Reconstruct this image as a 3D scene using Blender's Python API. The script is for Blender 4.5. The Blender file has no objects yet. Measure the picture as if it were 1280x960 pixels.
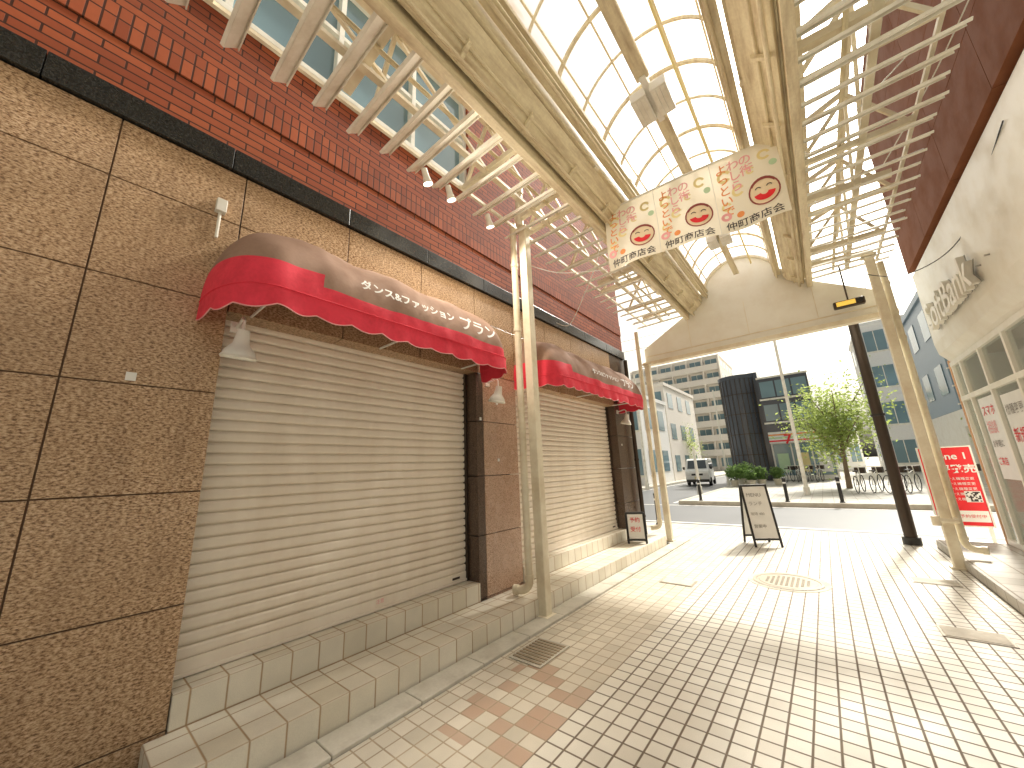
import bpy, bmesh, math, random
from mathutils import Vector, Matrix, noise
random.seed(7)
scene = bpy.context.scene
COL = scene.collection
SUN_AZ, SUN_EL = math.radians(12), math.radians(42)

# ------------------------------------------------------------------ materials
class NT:
    def __init__(s, name):
        s.m = bpy.data.materials.new(name); s.m.use_nodes = True
        s.t = s.m.node_tree; s.n = s.t.nodes; s.l = s.t.links
        s.b = s.n.get('Principled BSDF'); s.out = s.n.get('Material Output')
        s._pos = None
    def new(s, typ, **kw):
        nd = s.n.new(typ)
        for k, v in kw.items(): setattr(nd, k, v)
        return nd
    def link(s, a, b): s.l.new(a, b)
    @property
    def pos(s):
        if s._pos is None:
            g = s.new('ShaderNodeNewGeometry'); s._g = g; s._pos = g.outputs['Position']
        return s._pos
    @property
    def nrm(s):
        s.pos; return s._g.outputs['True Normal']
    def inp(s, sock, v):
        if isinstance(v, bpy.types.NodeSocket): s.link(v, sock)
        elif isinstance(v, (tuple, list)) and len(v) == 3 and sock.type == 'RGBA': sock.default_value = (*v, 1)
        else: sock.default_value = v
    def math(s, op, a, b=0.0, c=0.0, clamp=False):
        nd = s.new('ShaderNodeMath', operation=op, use_clamp=clamp)
        s.inp(nd.inputs[0], a); s.inp(nd.inputs[1], b); s.inp(nd.inputs[2], c)
        return nd.outputs[0]
    def sep(s, v):
        nd = s.new('ShaderNodeSeparateXYZ'); s.link(v, nd.inputs[0]); return nd.outputs
    def comb(s, x, y, z):
        nd = s.new('ShaderNodeCombineXYZ')
        s.inp(nd.inputs[0], x); s.inp(nd.inputs[1], y); s.inp(nd.inputs[2], z); return nd.outputs[0]
    def noise(s, scale, detail=3, rough=.55, vec=None, stretch=None):
        v = vec or s.pos
        if stretch:
            mp = s.new('ShaderNodeMapping'); mp.inputs['Scale'].default_value = stretch
            s.link(v, mp.inputs[0]); v = mp.outputs[0]
        nd = s.new('ShaderNodeTexNoise'); s.link(v, nd.inputs['Vector'])
        nd.inputs['Scale'].default_value = scale; nd.inputs['Detail'].default_value = detail
        nd.inputs['Roughness'].default_value = rough
        return nd.outputs['Fac']
    def ramp(s, f, stops, interp='LINEAR'):
        nd = s.new('ShaderNodeValToRGB'); nd.color_ramp.interpolation = interp
        e = nd.color_ramp.elements
        while len(e) < len(stops): e.new(.5)
        for i, (p, c) in enumerate(stops):
            e[i].position = p
            e[i].color = (*c, 1) if isinstance(c, (tuple, list)) else (c, c, c, 1)
        s.link(f, nd.inputs[0]); return nd.outputs[0]
    def mix(s, f, a, b, typ='MIX'):
        nd = s.new('ShaderNodeMix', data_type='RGBA', blend_type=typ)
        s.inp(nd.inputs[0], f); s.inp(nd.inputs[6], a); s.inp(nd.inputs[7], b); return nd.outputs[2]
    def bump(s, h, strength=.3, dist=.01):
        nd = s.new('ShaderNodeBump'); nd.inputs['Strength'].default_value = strength
        nd.inputs['Distance'].default_value = dist; s.link(h, nd.inputs['Height'])
        s.link(nd.outputs[0], s.b.inputs['Normal'])
    def base(s, c): s.inp(s.b.inputs['Base Color'], c)
    def rough(s, c): s.inp(s.b.inputs['Roughness'], c)
    def spec(s, v): s.b.inputs['Specular IOR Level'].default_value = v

def paint(name, col, rough=.5, metal=0, dirt=.25, dscale=3, fine=40, dcol=None, bump=.0, streak=None, spec=.5):
    k = NT(name)
    d = dcol or tuple(c * .5 for c in col)
    f = k.ramp(k.noise(dscale, 4, .65, stretch=streak), [(.42, 0.0), (.75, 1.0)])
    c = k.mix(k.math('MULTIPLY', f, dirt), col, d)
    if fine:
        f2 = k.ramp(k.noise(fine, 2), [(.3, .0), (.9, .35)])
        c = k.mix(k.math('MULTIPLY', f2, dirt), c, d)
    k.base(c); k.b.inputs['Metallic'].default_value = metal; k.spec(spec)
    k.rough(k.math('ADD', k.math('MULTIPLY', f, .2), rough, clamp=True))
    if bump: k.bump(k.noise(fine or 40, 2), bump, .01)
    return k.m
def flat(name, col, rough=.6):
    k = NT(name); k.base(k.mix(k.noise(8, 1), col, tuple(c*.88 for c in col))); k.rough(rough); return k.m

def tilegrid(name, size, cols, grout, gw=.06, off=(0, 0, 0), rough=.35, accent=None, dirt=.3, bump=.4, sp=.1, dm=.5):
    k = NT(name)
    P = k.sep(k.pos); N = k.sep(k.nrm)
    masks = []; cells = []
    for i in range(3):
        q = k.math('DIVIDE', k.math('SUBTRACT', P[i], off[i]), size)
        fr = k.math('FRACT', q); cells.append(k.math('FLOOR', q))
        d = k.math('ABSOLUTE', k.math('SUBTRACT', fr, .5))
        use = k.math('LESS_THAN', k.math('ABSOLUTE', N[i]), .5)
        masks.append(k.math('MULTIPLY', d, use))
    e = k.math('MAXIMUM', k.math('MAXIMUM', masks[0], masks[1]), masks[2])
    mr = k.new('ShaderNodeMapRange', interpolation_type='SMOOTHSTEP')
    k.link(e, mr.inputs[0]); mr.inputs[1].default_value = .5 - gw - .02
    mr.inputs[2].default_value = .5 - gw + .02
    g = mr.outputs[0]
    wn = k.new('ShaderNodeTexWhiteNoise'); k.link(k.comb(*cells), wn.inputs['Vector'])
    c = k.ramp(wn.outputs['Value'], [(i / max(1, len(cols) - 1), cc) for i, cc in enumerate(cols)])
    if accent:
        x0, x1, y0, y1, ac, th = accent
        inx = k.math('MULTIPLY', k.math('GREATER_THAN', P[0], x0), k.math('LESS_THAN', P[0], x1))
        iny = k.math('MULTIPLY', k.math('GREATER_THAN', P[1], y0), k.math('LESS_THAN', P[1], y1))
        wn2 = k.new('ShaderNodeTexWhiteNoise'); k.link(k.comb(cells[0], cells[1], 7.3), wn2.inputs['Vector'])
        sel = k.math('MULTIPLY', k.math('MULTIPLY', inx, iny), k.math('GREATER_THAN', wn2.outputs['Value'], th))
        c = k.mix(k.math('MULTIPLY', sel, .75), c, ac)
    speck = k.ramp(k.noise(170, 2), [(.35, 1.0), (.6, 0.0)])
    c = k.mix(k.math('MULTIPLY', speck, sp), c, tuple(x * .35 for x in cols[0]))
    big = k.ramp(k.noise(1.3, 4, .65), [(.38, 0.0), (.72, 1.0)])
    c = k.mix(k.math('MULTIPLY', big, dirt), c, tuple(x * dm for x in cols[0]))
    gc = k.mix(k.noise(7, 2), grout, tuple(x * 2.0 for x in grout))
    c = k.mix(g, c, gc)
    k.base(c)
    k.rough(k.math('ADD', k.math('ADD', k.math('MULTIPLY', g, .4), k.math('MULTIPLY', big, .2)), rough, clamp=True))
    if bump: k.bump(k.math('SUBTRACT', 1.0, g), bump, .004)
    return k.m

def granite(name, cols, rough=.3, scale=70, stretch=(1, 1, 1)):
    k = NT(name)
    a = k.noise(scale, 3, .7, stretch=stretch)
    c = k.ramp(a, [(.35, cols[0]), (.44, cols[1]), (.52, cols[2]), (.66, cols[3])])
    b = k.noise(1.1, 4, .6)
    c = k.mix(k.math('MULTIPLY', k.ramp(b, [(.35, 0.), (.7, 1.)]), .35), c, tuple(x * .58 for x in cols[2]))
    dr = k.noise(3.0, 4, .7, stretch=(1, 2.5, .35))
    c = k.mix(k.math('MULTIPLY', k.ramp(dr, [(.5, 0.), (.8, 1.)]), .4), c, tuple(x * .65 for x in cols[1]))
    k.base(c); k.rough(k.math('ADD', rough, k.math('MULTIPLY', b, .2)))
    return k.m

def brickmat(name, c1, c2, mortar, w=.225, h=.065, soldier=False):
    k = NT(name)
    P = k.sep(k.pos)
    v = k.comb(P[2], P[1], 0.0) if soldier else k.comb(P[1], P[2], 0.0)
    nd = k.new('ShaderNodeTexBrick'); k.link(v, nd.inputs['Vector'])
    nd.inputs['Scale'].default_value = 1; nd.inputs['Brick Width'].default_value = w
    nd.inputs['Row Height'].default_value = h; nd.inputs['Mortar Size'].default_value = .006
    nd.inputs['Mortar Smooth'].default_value = .2; nd.inputs['Bias'].default_value = -.1
    nd.offset = 0 if soldier else .5
    nd.inputs['Color1'].default_value = (*c1, 1); nd.inputs['Color2'].default_value = (*c2, 1)
    nd.inputs['Mortar'].default_value = (*mortar, 1)
    c = k.mix(k.math('MULTIPLY', k.noise(25, 3), .35), nd.outputs['Color'], tuple(x * .4 for x in c1))
    c = k.mix(k.math('MULTIPLY', k.ramp(k.noise(1.2, 4), [(.4, 0.), (.75, 1.)]), .3), c, (.11, .05, .03))
    k.base(c); k.rough(.75); k.spec(.2)
    k.bump(k.math('SUBTRACT', 1.0, nd.outputs['Fac']), .6, .006)
    return k.m

CREAM = paint('cream_steel_paint', (.90, .83, .65), .42, dirt=.5, dscale=2.2, dcol=(.48, .33, .16), fine=30)
CREAM_D = paint('beige_steel_weathered', (.86, .77, .54), .5, dirt=.65, dscale=4, dcol=(.36, .24, .12), streak=(4, .5, 4))
SLAT = paint('louvre_aluminium', (.92, .90, .81), .5, dirt=.4, dscale=5, dcol=(.42, .33, .2), fine=0, spec=.3)
GRAN = granite('granite_brown', [(.11, .05, .022), (.34, .195, .098), (.56, .37, .215), (.76, .57, .385)], .2, 82, (1, .6, 1.3))
GRAN_P = granite('granite_pink', [(.17, .09, .055), (.42, .25, .165), (.60, .40, .285), (.74, .56, .43)], .16, 110)
GRAN_K = granite('granite_dark', [(.03, .02, .014), (.07, .045, .03), (.12, .075, .052), (.2, .14, .10)], .2, 90)
BAND = granite('granite_black', [(.004, .005, .005), (.010, .011, .011), (.016, .018, .017), (.04, .04, .04)], .16, 90)
BRICK = brickmat('brick_red_tile', (.46, .12, .050), (.28, .065, .030), (.04, .02, .014))
BRICK_S = brickmat('brick_red_soldier', (.46, .12, .050), (.28, .065, .030), (.04, .02, .014), soldier=True)
SHUT = paint('shutter_painted_steel', (.94, .85, .72), .4, dirt=.28, dscale=1.6, dcol=(.60, .46, .32), fine=0, streak=(1, 2, .5))
DARK = paint('dark_bronze_metal', (.06, .042, .03), .35, metal=.4, dirt=.3)
BLACK = flat('black_metal', (.022, .021, .02), .4)
RED = paint('awning_red_fabric', (.88, .045, .085), .75, dirt=.4, dscale=5, dcol=(.45, .03, .04), bump=.1)
TAUPE = paint('awning_taupe_fabric', (.37, .235, .17), .85, dirt=.5, dscale=4, dcol=(.21, .12, .085), bump=.1)  # brown cloth; the sky's washed-out reflection on top is put into this taupe
WHITE = paint('white_paint', (.85, .83, .76), .4, dirt=.25, dcol=(.6, .52, .4), fine=0)
OFFW = paint('offwhite_panel', (.90, .88, .79), .35, dirt=.25, dcol=(.64, .54, .38), fine=0)
BROWN = paint('brown_panel', (.25, .095, .045), .7, dirt=.3, dcol=(.14, .055, .028), fine=0, spec=.15)
CONC = paint('concrete_grey', (.68, .64, .54), .85, dirt=.55, dscale=3, dcol=(.3, .25, .19), fine=50)
PINK = flat('print_pink', (.9, .42, .42)); PYEL = flat('print_yellow', (.9, .76, .36)); PGRN = flat('print_green', (.55, .74, .48))
PBLK = flat('print_black', (.04, .03, .03)); PRED = flat('print_red', (.84, .02, .03), .45); PWHT = flat('print_white', (.9, .89, .85), .5)
PORG = flat('print_orange', (.88, .33, .10)); SKIN = flat('print_skin', (.92, .74, .50)); PHAIR = flat('print_dark_red', (.30, .06, .05)); PGREY = flat('print_grey', (.35, .33, .3))
RUBBER = flat('rubber', (.02, .02, .02), .8)
FCOL = [(.85, .80, .69), (.91, .87, .76), (.76, .71, .60), (.88, .84, .73)]
FLOOR = tilegrid('paving_tiles', .118, FCOL, (.12, .09, .06), .05, off=(-1.5, 0, 0), rough=.28, dirt=.32)
FLOOR2 = tilegrid('paving_tiles_edge', .118, [(.74, .67, .54), (.82, .75, .62), (.64, .58, .46), (.78, .71, .58)], (.28, .22, .15), .04,
                  off=(-1.5, 0, 0), rough=.4, accent=(-2.16, -1.5, 1.7, 2.95, (.48, .27, .17), .62), dirt=.45)
STEP = tilegrid('step_tiles', .18, [(.86, .80, .66), (.91, .85, .72), (.80, .73, .58)], (.3, .21, .12), .026, off=(-2.58, .5, 0.0), rough=.35, dirt=.38, bump=.3)
def asphalt():
    k = NT('asphalt')
    c = k.mix(k.noise(200, 1), (.06, .064, .07), (.14, .142, .15))
    c = k.mix(k.math('MULTIPLY', k.noise(.5, 4), .5), c, (.18, .18, .18))
    k.base(c); k.rough(.5); return k.m
ASPH = asphalt()
PAVE = tilegrid('sidewalk_blocks', .3, [(.56, .53, .46), (.64, .60, .53), (.5, .47, .4)], (.22, .19, .15), .02, rough=.6, bump=0)
def glassmat(name, col=(.05, .07, .08), tr=.0, rough=.04):
    k = NT(name); k.base(k.mix(k.noise(.8, 1), col, tuple(c*.6 for c in col))); k.rough(rough); k.spec(.8)
    if tr:
        t = k.new('ShaderNodeBsdfTransparent'); t.inputs[0].default_value = (.95, .97, .95, 1)
        mx = k.new('ShaderNodeMixShader'); mx.inputs[0].default_value = tr
        k.link(k.b.outputs[0], mx.inputs[1]); k.link(t.outputs[0], mx.inputs[2]); k.link(mx.outputs[0], k.out.inputs[0])
    return k.m
GLASS = glassmat('window_glass_dark', (.10, .12, .13))
GLASS_B = glassmat('window_glass_blue', (.24, .37, .42), 0, .08)
GLASS_T = glassmat('shop_glass', (.7, .73, .7), .72)
def skymat():
    k = NT('skylight_polycarbonate')
    st = k.ramp(k.noise(1.2, 4, .72, stretch=(1.4, .6, 1)), [(.56, 0.), (.68, 1.)])
    s2 = k.ramp(k.noise(3.0, 3, .6, stretch=(1, .3, 1)), [(.40, 0.), (.8, 1.)])
    c = k.mix(k.math('MULTIPLY', s2, .4), (.99, .985, .99), (.80, .75, .82))
    c = k.mix(k.math('MULTIPLY', st, .65), c, (.85, .55, .28))
    tl = k.new('ShaderNodeBsdfTranslucent'); k.inp(tl.inputs[0], c)
    tp = k.new('ShaderNodeBsdfTransparent'); k.inp(tp.inputs[0], c)
    m1 = k.new('ShaderNodeMixShader'); m1.inputs[0].default_value = .45
    k.link(tl.outputs[0], m1.inputs[1]); k.link(tp.outputs[0], m1.inputs[2]); k.link(m1.outputs[0], k.out.inputs[0])
    return k.m
SKYL = skymat()
def clothmat():
    k = NT('banner_cloth')
    c = k.mix(k.noise(3, 3), (.95, .92, .80), (.93, .85, .66))
    k.base(c); k.rough(.85)
    tl = k.new('ShaderNodeBsdfTranslucent'); k.inp(tl.inputs[0], c)
    mx = k.new('ShaderNodeMixShader'); mx.inputs[0].default_value = .55
    k.link(k.b.outputs[0], mx.inputs[1]); k.link(tl.outputs[0], mx.inputs[2]); k.link(mx.outputs[0], k.out.inputs[0])
    return k.m
CLOTH = clothmat()
def emis(name, col, s):
    k = NT(name); k.base(col); k.b.inputs['Emission Color'].default_value = (*col, 1); k.b.inputs['Emission Strength'].default_value = s; return k.m
BULB = emis('lamp_bulb_lit', (1, .88, .68), 12)
LAMPY = emis('lightbox_yellow', (.9, .6, .1), .6)

# ------------------------------------------------------------------ geometry helpers
def empty(name, parent=None):
    o = bpy.data.objects.new(name, None); o.empty_display_size = .1; COL.objects.link(o)
    if parent: o.parent = parent
    return o
def mesh(name, verts, faces, mat, parent=None, smooth=False, mats=None, midx=None):
    me = bpy.data.meshes.new(name); me.from_pydata([tuple(v) for v in verts], [], faces)
    for m in (mats or [mat]): me.materials.append(m)
    if midx:
        for p, i in zip(me.polygons, midx): p.material_index = i
    if smooth:
        for p in me.polygons: p.use_smooth = True
    me.update()
    o = bpy.data.objects.new(name, me); COL.objects.link(o)
    if parent: o.parent = parent
    return o
class Geo:
    def __init__(s): s.v = []; s.f = []
    def add(s, vs, fs):
        n = len(s.v); s.v += [Vector(v) for v in vs]; s.f += [tuple(i + n for i in f) for f in fs]; return s
    def box(s, a, b, M=None):
        x0, y0, z0 = a; x1, y1, z1 = b
        if x0 > x1: x0, x1 = x1, x0
        if y0 > y1: y0, y1 = y1, y0
        if z0 > z1: z0, z1 = z1, z0
        vs = [Vector(p) for p in [(x0,y0,z0),(x1,y0,z0),(x1,y1,z0),(x0,y1,z0),(x0,y0,z1),(x1,y0,z1),(x1,y1,z1),(x0,y1,z1)]]
        if M: vs = [M @ v for v in vs]
        return s.add(vs, [(0,3,2,1),(4,5,6,7),(0,1,5,4),(1,2,6,5),(2,3,7,6),(3,0,4,7)])
    def beam(s, p, q, w, h, up=(0, 0, 1)):
        p = Vector(p); q = Vector(q); d = (q - p); d.normalize()
        u = Vector(up); r = d.cross(u)
        if r.length < 1e-4: r = d.cross(Vector((1, 0, 0)))
        r.normalize(); u = r.cross(d)
        vs = []
        for e in (p, q):
            for a, b in ((-1, -1), (1, -1), (1, 1), (-1, 1)): vs.append(e + r * a * w / 2 + u * b * h / 2)
        return s.add(vs, [(0,1,2,3),(7,6,5,4),(0,4,5,1),(1,5,6,2),(2,6,7,3),(3,7,4,0)])
    def tube(s, pts, r, n=10, cap=True):
        pts = [Vector(p) for p in pts]; rs = r if isinstance(r, (list, tuple)) else [r] * len(pts)
        base = len(s.v); prev = None
        for i, p in enumerate(pts):
            d = (pts[min(i + 1, len(pts) - 1)] - pts[max(i - 1, 0)]).normalized()
            if prev is None:
                a = d.cross(Vector((0, 0, 1)))
                if a.length < 1e-3: a = d.cross(Vector((1, 0, 0)))
                a.normalize()
            else:
                a = prev - d * prev.dot(d); a.normalize()
            prev = a; b = d.cross(a)
            for j in range(n):
                t = 2 * math.pi * j / n
                s.v.append(p + (a * math.cos(t) + b * math.sin(t)) * rs[i])
        for i in range(len(pts) - 1):
            for j in range(n):
                k2 = (j + 1) % n
                s.f.append((base + i*n + j, base + i*n + k2, base + (i+1)*n + k2, base + (i+1)*n + j))
        if cap:
            s.f.append(tuple(base + j for j in range(n))[::-1]); s.f.append(tuple(base + (len(pts)-1)*n + j for j in range(n)))
        return s
    def prism(s, poly, y0, y1):
        n = len(poly)
        vs = [(x, y0, z) for x, z in poly] + [(x, y1, z) for x, z in poly]
        fs = [tuple(range(n)), tuple(range(2*n - 1, n - 1, -1))] + [(i, i + n, (i+1) % n + n, (i+1) % n) for i in range(n)]
        return s.add(vs, fs)
    def obj(s, name, mat, parent=None, smooth=False, bevel=0, recalc=True):
        o = mesh(name, s.v, s.f, mat, parent, False)
        if recalc:
            bm = bmesh.new(); bm.from_mesh(o.data); bmesh.ops.recalc_face_normals(bm, faces=bm.faces); bm.to_mesh(o.data); bm.free()
        if smooth:
            o.data.polygons.foreach_set('use_smooth', [True] * len(o.data.polygons))
            try: o.data.set_sharp_from_angle(angle=math.radians(40))
            except Exception: pass
        if bevel:
            m = o.modifiers.new('bevel', 'BEVEL'); m.width = bevel; m.segments = 2; m.limit_method = 'ANGLE'
        return o
def box(name, a, b, mat, parent=None, bevel=0): return Geo().box(a, b).obj(name, mat, parent, bevel=bevel)
def lathe(profile, M, n=24):
    g = Geo(); vs = []; fs = []
    for r, h in profile:
        for j in range(n):
            t = 2*math.pi*j/n; vs.append(M @ Vector((r*math.cos(t), r*math.sin(t), h)))
    for i in range(len(profile) - 1):
        for j in range(n):
            k2 = (j+1) % n; fs.append((i*n+j, i*n+k2, (i+1)*n+k2, (i+1)*n+j))
    return g.add(vs, fs)
def text_mesh(s, size, extrude=0.0, align='LEFT', bold=0.0):
    cu = bpy.data.curves.new('t', 'FONT'); cu.body = s; cu.size = size; cu.extrude = extrude; cu.align_x = align; cu.offset = bold
    cu.resolution_u = 3
    o = bpy.data.objects.new('t', cu); COL.objects.link(o)
    bpy.context.view_layer.update()
    me = bpy.data.meshes.new_from_object(o.evaluated_get(bpy.context.evaluated_depsgraph_get()))
    bpy.data.objects.remove(o); return me
def text(name, s, size, origin, right, up, mat, parent, extrude=0.0, align='LEFT', bold=0.0, fn=None):
    me = text_mesh(s, size, extrude, align, bold)
    if fn is None:
        R = Vector(right); U = Vector(up); Nn = R.cross(U); O = Vector(origin)
        fn = lambda c: O + R * c.x + U * c.y + Nn * c.z
    for v in me.vertices: v.co = fn(v.co.copy())
    me.materials.clear(); me.materials.append(mat); me.name = name
    o = bpy.data.objects.new(name, me); COL.objects.link(o); o.parent = parent; return o

# ------------------------------------------------------------------ ground
mesh('ground', [(-400,-200,-.03),(400,-200,-.03),(400,600,-.03),(-400,600,-.03)], [(0,1,2,3)], CONC)
def sheet(name, x0, x1, y0, y1, z, mat, parent=None): return mesh(name, [(x0,y0,z),(x1,y0,z),(x1,y1,z),(x0,y1,z)], [(0,1,2,3)], mat, parent)
sheet('pavement', -1.5, 1.15, -6, 10.4, 0, FLOOR)
sheet('pavement', -2.36, -1.5, -6, 10.4, 0, FLOOR2)
sheet('pavement', -12, -2.36, 7.9, 10.4, -.004, PAVE)
sheet('pavement', 1.15, 14, 9.4, 10.4, -.004, PAVE)
box('kerb', (-60, 10.4, -.03), (60, 10.52, -.008), CONC)
sheet('road', -80, 80, 10.52, 15.6, -.02, ASPH)
sheet('road', -9.2, -4.6, 15.6, 120, -.02, ASPH)
rm = empty('road_markings')
sheet('edge_line', -80, 80, 10.75, 10.9, -.014, WHITE, rm)
sheet('edge_line_far', -80, 80, 15.1, 15.24, -.014, WHITE, rm)
sheet('side_line_a', -8.9, -8.78, 16, 90, -.014, WHITE, rm)
sheet('side_line_b', -5.0, -4.88, 16, 90, -.014, WHITE, rm)
sheet('stop_line', -8.7, -6.9, 16.2, 16.6, -.014, WHITE, rm)
Geo().box((-4.45, 15.6, -.03), (40, 31.5, .1)).obj('sidewalk', PAVE, bevel=.02)
Geo().box((-40, 15.6, -.03), (-9.35, 60, .1)).obj('sidewalk', PAVE, bevel=.02)
Geo().box((-4.6, 15.45, -.03), (40, 15.6, .12)).box((-4.6, 15.6, -.03), (-4.45, 31.5, .12)).box((-40, 15.45, -.03), (-9.2, 15.6, .12)).box((-9.35, 15.6, -.03), (-9.2, 60, .12)).obj('kerb', CONC, bevel=.015)
g = Geo(); y = -6
while y < 7.9:
    g.box((-2.57, y, -.02), (-2.365, y + .595, .022)); y += .6
g.obj('drain_channel', CONC, bevel=.006)
dg = empty('drain_grate')
box('rim', (-2.30, 2.62, .002), (-1.98, 3.06, .008), CONC, dg)
g = Geo()
for i in range(9): g.box((-2.28, 2.65 + i * .044, .008), (-2.0, 2.675 + i * .044, .014))
g.obj('bars', paint('grate_rust', (.4, .32, .22), .6, .1), dg)
mc = empty('manhole_cover')
MC = paint('cast_iron', (.42, .36, .27), .4, .2, dirt=.6)
T = Matrix.Translation((-.63, 6.09, 0))
lathe([(0, .006), (.3, .006), (.305, .003), (.33, .003), (.335, .008), (.37, .008)], T, 40).obj('lid', MC, mc)
lathe([(.375, .004), (.43, .004), (.43, -.01)], T, 40).obj('ring', CONC, mc)
g = Geo()
for i in range(-5, 6):
    for j in range(-5, 6):
        if (i*i + j*j) < 24: g.box((-.63 + i*.052 - .014, 6.09 + j*.052 - .014, .006), (-.63 + i*.052 + .014, 6.09 + j*.052 + .014, .011))
g.obj('studs', MC, mc)
for (x, yy) in ((-1.75, 5.4), (.75, 6.9), (.7, 5.1)):
    h = empty('access_cover'); box('frame', (x - .2, yy - .14, .002), (x + .2, yy + .14, .006), MC, h); box('plate', (x - .18, yy - .12, .006), (x + .18, yy + .12, .010), CONC, h)

# ------------------------------------------------------------------ left building
WX = -3.05; SX = -3.25
LB = empty('brick_shop_building')
TOPO = 2.68
box('core', (-9, -4, 0), (-3.42, 7.7, 8.5), paint('core_wall', (.5, .42, .33), .8), LB)
zr = [0, .19, .82, 1.46, 2.09, 2.73, 3.37, 3.79]
ye = [-4, -3.75, -2.83, -1.91, -.99, -.07, .60]
gp = .004
g = Geo()
for i in range(len(ye) - 1):
    for j in range(len(zr) - 1): g.box((-3.42, ye[i] + gp, zr[j] + gp), (WX, ye[i+1] - gp, zr[j+1] - gp))
ye2 = [.60, 1.42, 2.24, 3.05, 3.8, 4.6, 5.4, 6.2, 6.95]
for i in range(len(ye2) - 1):
    for (a, b) in ((TOPO, 3.37), (3.37, 3.79)):
        g.box((-3.42, ye2[i] + gp, a + gp), (WX, ye2[i+1] - gp, b - gp))
g.obj('granite_cladding', GRAN, LB, bevel=.002)
g = Geo()
for j in range(len(zr) - 1):
    if zr[j+1] <= 2.75: g.box((-3.415, 3.17, zr[j] + gp), (WX - .001, 3.8 - .002, min(zr[j+1], TOPO) - gp))
g.obj('pillar_granite', GRAN_P, LB, bevel=.002)
g = Geo()
for j in range(len(zr) - 1):
    if zr[j+1] <= 2.75: g.box((-3.415, 3.052, zr[j] + gp), (WX - .002, 3.165, min(zr[j+1], TOPO) - gp))
    g.box((-3.415, 6.955, zr[j] + gp), (WX, 7.3, zr[j+1] - gp))
    g.box((-3.415, 7.305, zr[j] + gp), (WX, 7.695, zr[j+1] - gp))
g.obj('pillar_dark', GRAN_K, LB, bevel=.002)
SEAL = flat('sealant', (.15, .095, .06), .9)
box('joint_backing', (-3.418, -3.99, .01), (WX - .010, .596, 3.78), SEAL, LB)
box('joint_backing_top', (-3.418, .604, TOPO + .01), (WX - .010, 6.94, 3.78), SEAL, LB)
g = Geo(); yy = -4
while yy < 7.7:
    y1 = min(yy + .9, 7.7); g.box((-3.42, yy + .002, 3.793), (WX + .035, y1 - .002, 3.97)); yy += .9
g.obj('black_band', BAND, LB, bevel=.004)
box('brick_low', (-3.42, -4, 3.972), (WX - .004, 7.7, 4.36), BRICK, LB)
box('brick_soldier', (-3.42, -4, 4.362), (WX + .008, 7.7, 4.60), BRICK_S, LB)
box('brick_mid', (-3.42, -4, 4.602), (WX - .004, 7.7, 5.15), BRICK, LB)
box('brick_up_left', (-3.42, -4, 5.152), (WX - .006, -.6, 8.5), BRICK, LB)
box('brick_up_right', (-3.42, 3.0, 5.152), (WX - .006, 7.7, 8.5), BRICK, LB)
box('brick_top', (-3.42, -.6, 6.8), (WX - .007, 3.0, 8.5), BRICK, LB)
box('window_sill', (-3.35, -.6, 5.153), (WX + .05, 3.0, 5.21), SLAT, LB, .004)
g = Geo()
for yy in (-.6, .3, 1.2, 2.1, 2.95): g.box((-3.3, yy, 5.21), (WX - .05, yy + .05, 6.8))
for z in (5.211, 6.0, 6.75): g.box((-3.295, -.599, z), (WX - .055, 2.999, z + .05))
g.obj('window_frames', SLAT, LB)
box('window_glass', (-3.2, -.6, 5.21), (-3.19, 3.0, 6.8), GLASS_B, LB)
bpipe = empty('drainpipe')
Geo().tube([(-2.98, 7.62, .02), (-2.98, 7.62, 3.76)], .04, 12).obj('pipe', DARK, bpipe, True)
g = Geo()
for z in (.5, 1.6, 2.7): g.tube([(-2.98, 7.62, z), (-2.98, 7.62, z + .04)], .05, 12)
g.obj('collars', DARK, bpipe, True)

def shutter(y0, y1, z0=.36, z1=2.70):
    P = empty('roller_shutter'); g = Geo(); pitch = .078; prof = []
    z = z0 + .10
    while z < z1:
        prof += [(0, z), (.010, z + .006), (.015, z + .02), (.015, z + .052), (.009, z + .066), (-.012, z + .069), (-.012, z + .076)]; z += pitch
    vs = []; fs = []
    for (dx, zz) in prof: vs += [(SX + dx, y0, zz), (SX + dx, y1, zz)]
    for i in range(len(prof) - 1): fs.append((2*i, 2*i+1, 2*i+3, 2*i+2))
    g.add(vs, fs).obj('slats', SHUT, P, recalc=False)
    Geo().box((SX - .02, y0, z0 + .002), (SX + .02, y1, z0 + .10)).box((SX + .02, y0 + .02, z0 + .006), (SX + .035, y1 - .02, z0 + .03)).obj('bottom_rail', SHUT, P, bevel=.003)
    Geo().box((SX - .03, y0 - .0, z0), (SX + .03, y0 + .02, z1)).box((SX - .03, y1 - .025, z0), (SX + .045, y1, z1)).obj('guide_rails', DARK, P, bevel=.002)
    Geo().box((SX + .02, y1 - .22, z0 + .045), (SX + .026, y1 - .12, z0 + .065)).obj('handle', DARK, P)
    box('backing', (SX - .12, y0, z0), (SX - .05, y1, z1), BLACK, P)
shutter(.602, 3.048); shutter(3.802, 6.948)
sk = empty('sticker')
text('warning_text', '注意', .04, (SX + .022, 1.95, .42), (0,1,0), (0,0,1), PINK, sk)
box('notice', (WX + .001, .17, 2.11), (WX + .006, .215, 2.16), PWHT, sk)
g = Geo()
for (yy, z) in ((3.4, 1.62), (3.4, 2.32), (3.1, 2.1), (7.1, 1.9)): g.box((WX - .001, yy, z), (WX + .006, yy + .03, z + .035))
g.obj('small_plates', PWHT, sk)
st = empty('tiled_steps')
Geo().box((-3.4, .602, 0), (-3.035, 3.048, .36)).obj('upper_step', STEP, st, bevel=.006)
Geo().box((-3.4, 3.802, 0), (-3.035, 6.948, .36)).obj('upper_step_b', STEP, st, bevel=.006)
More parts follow.
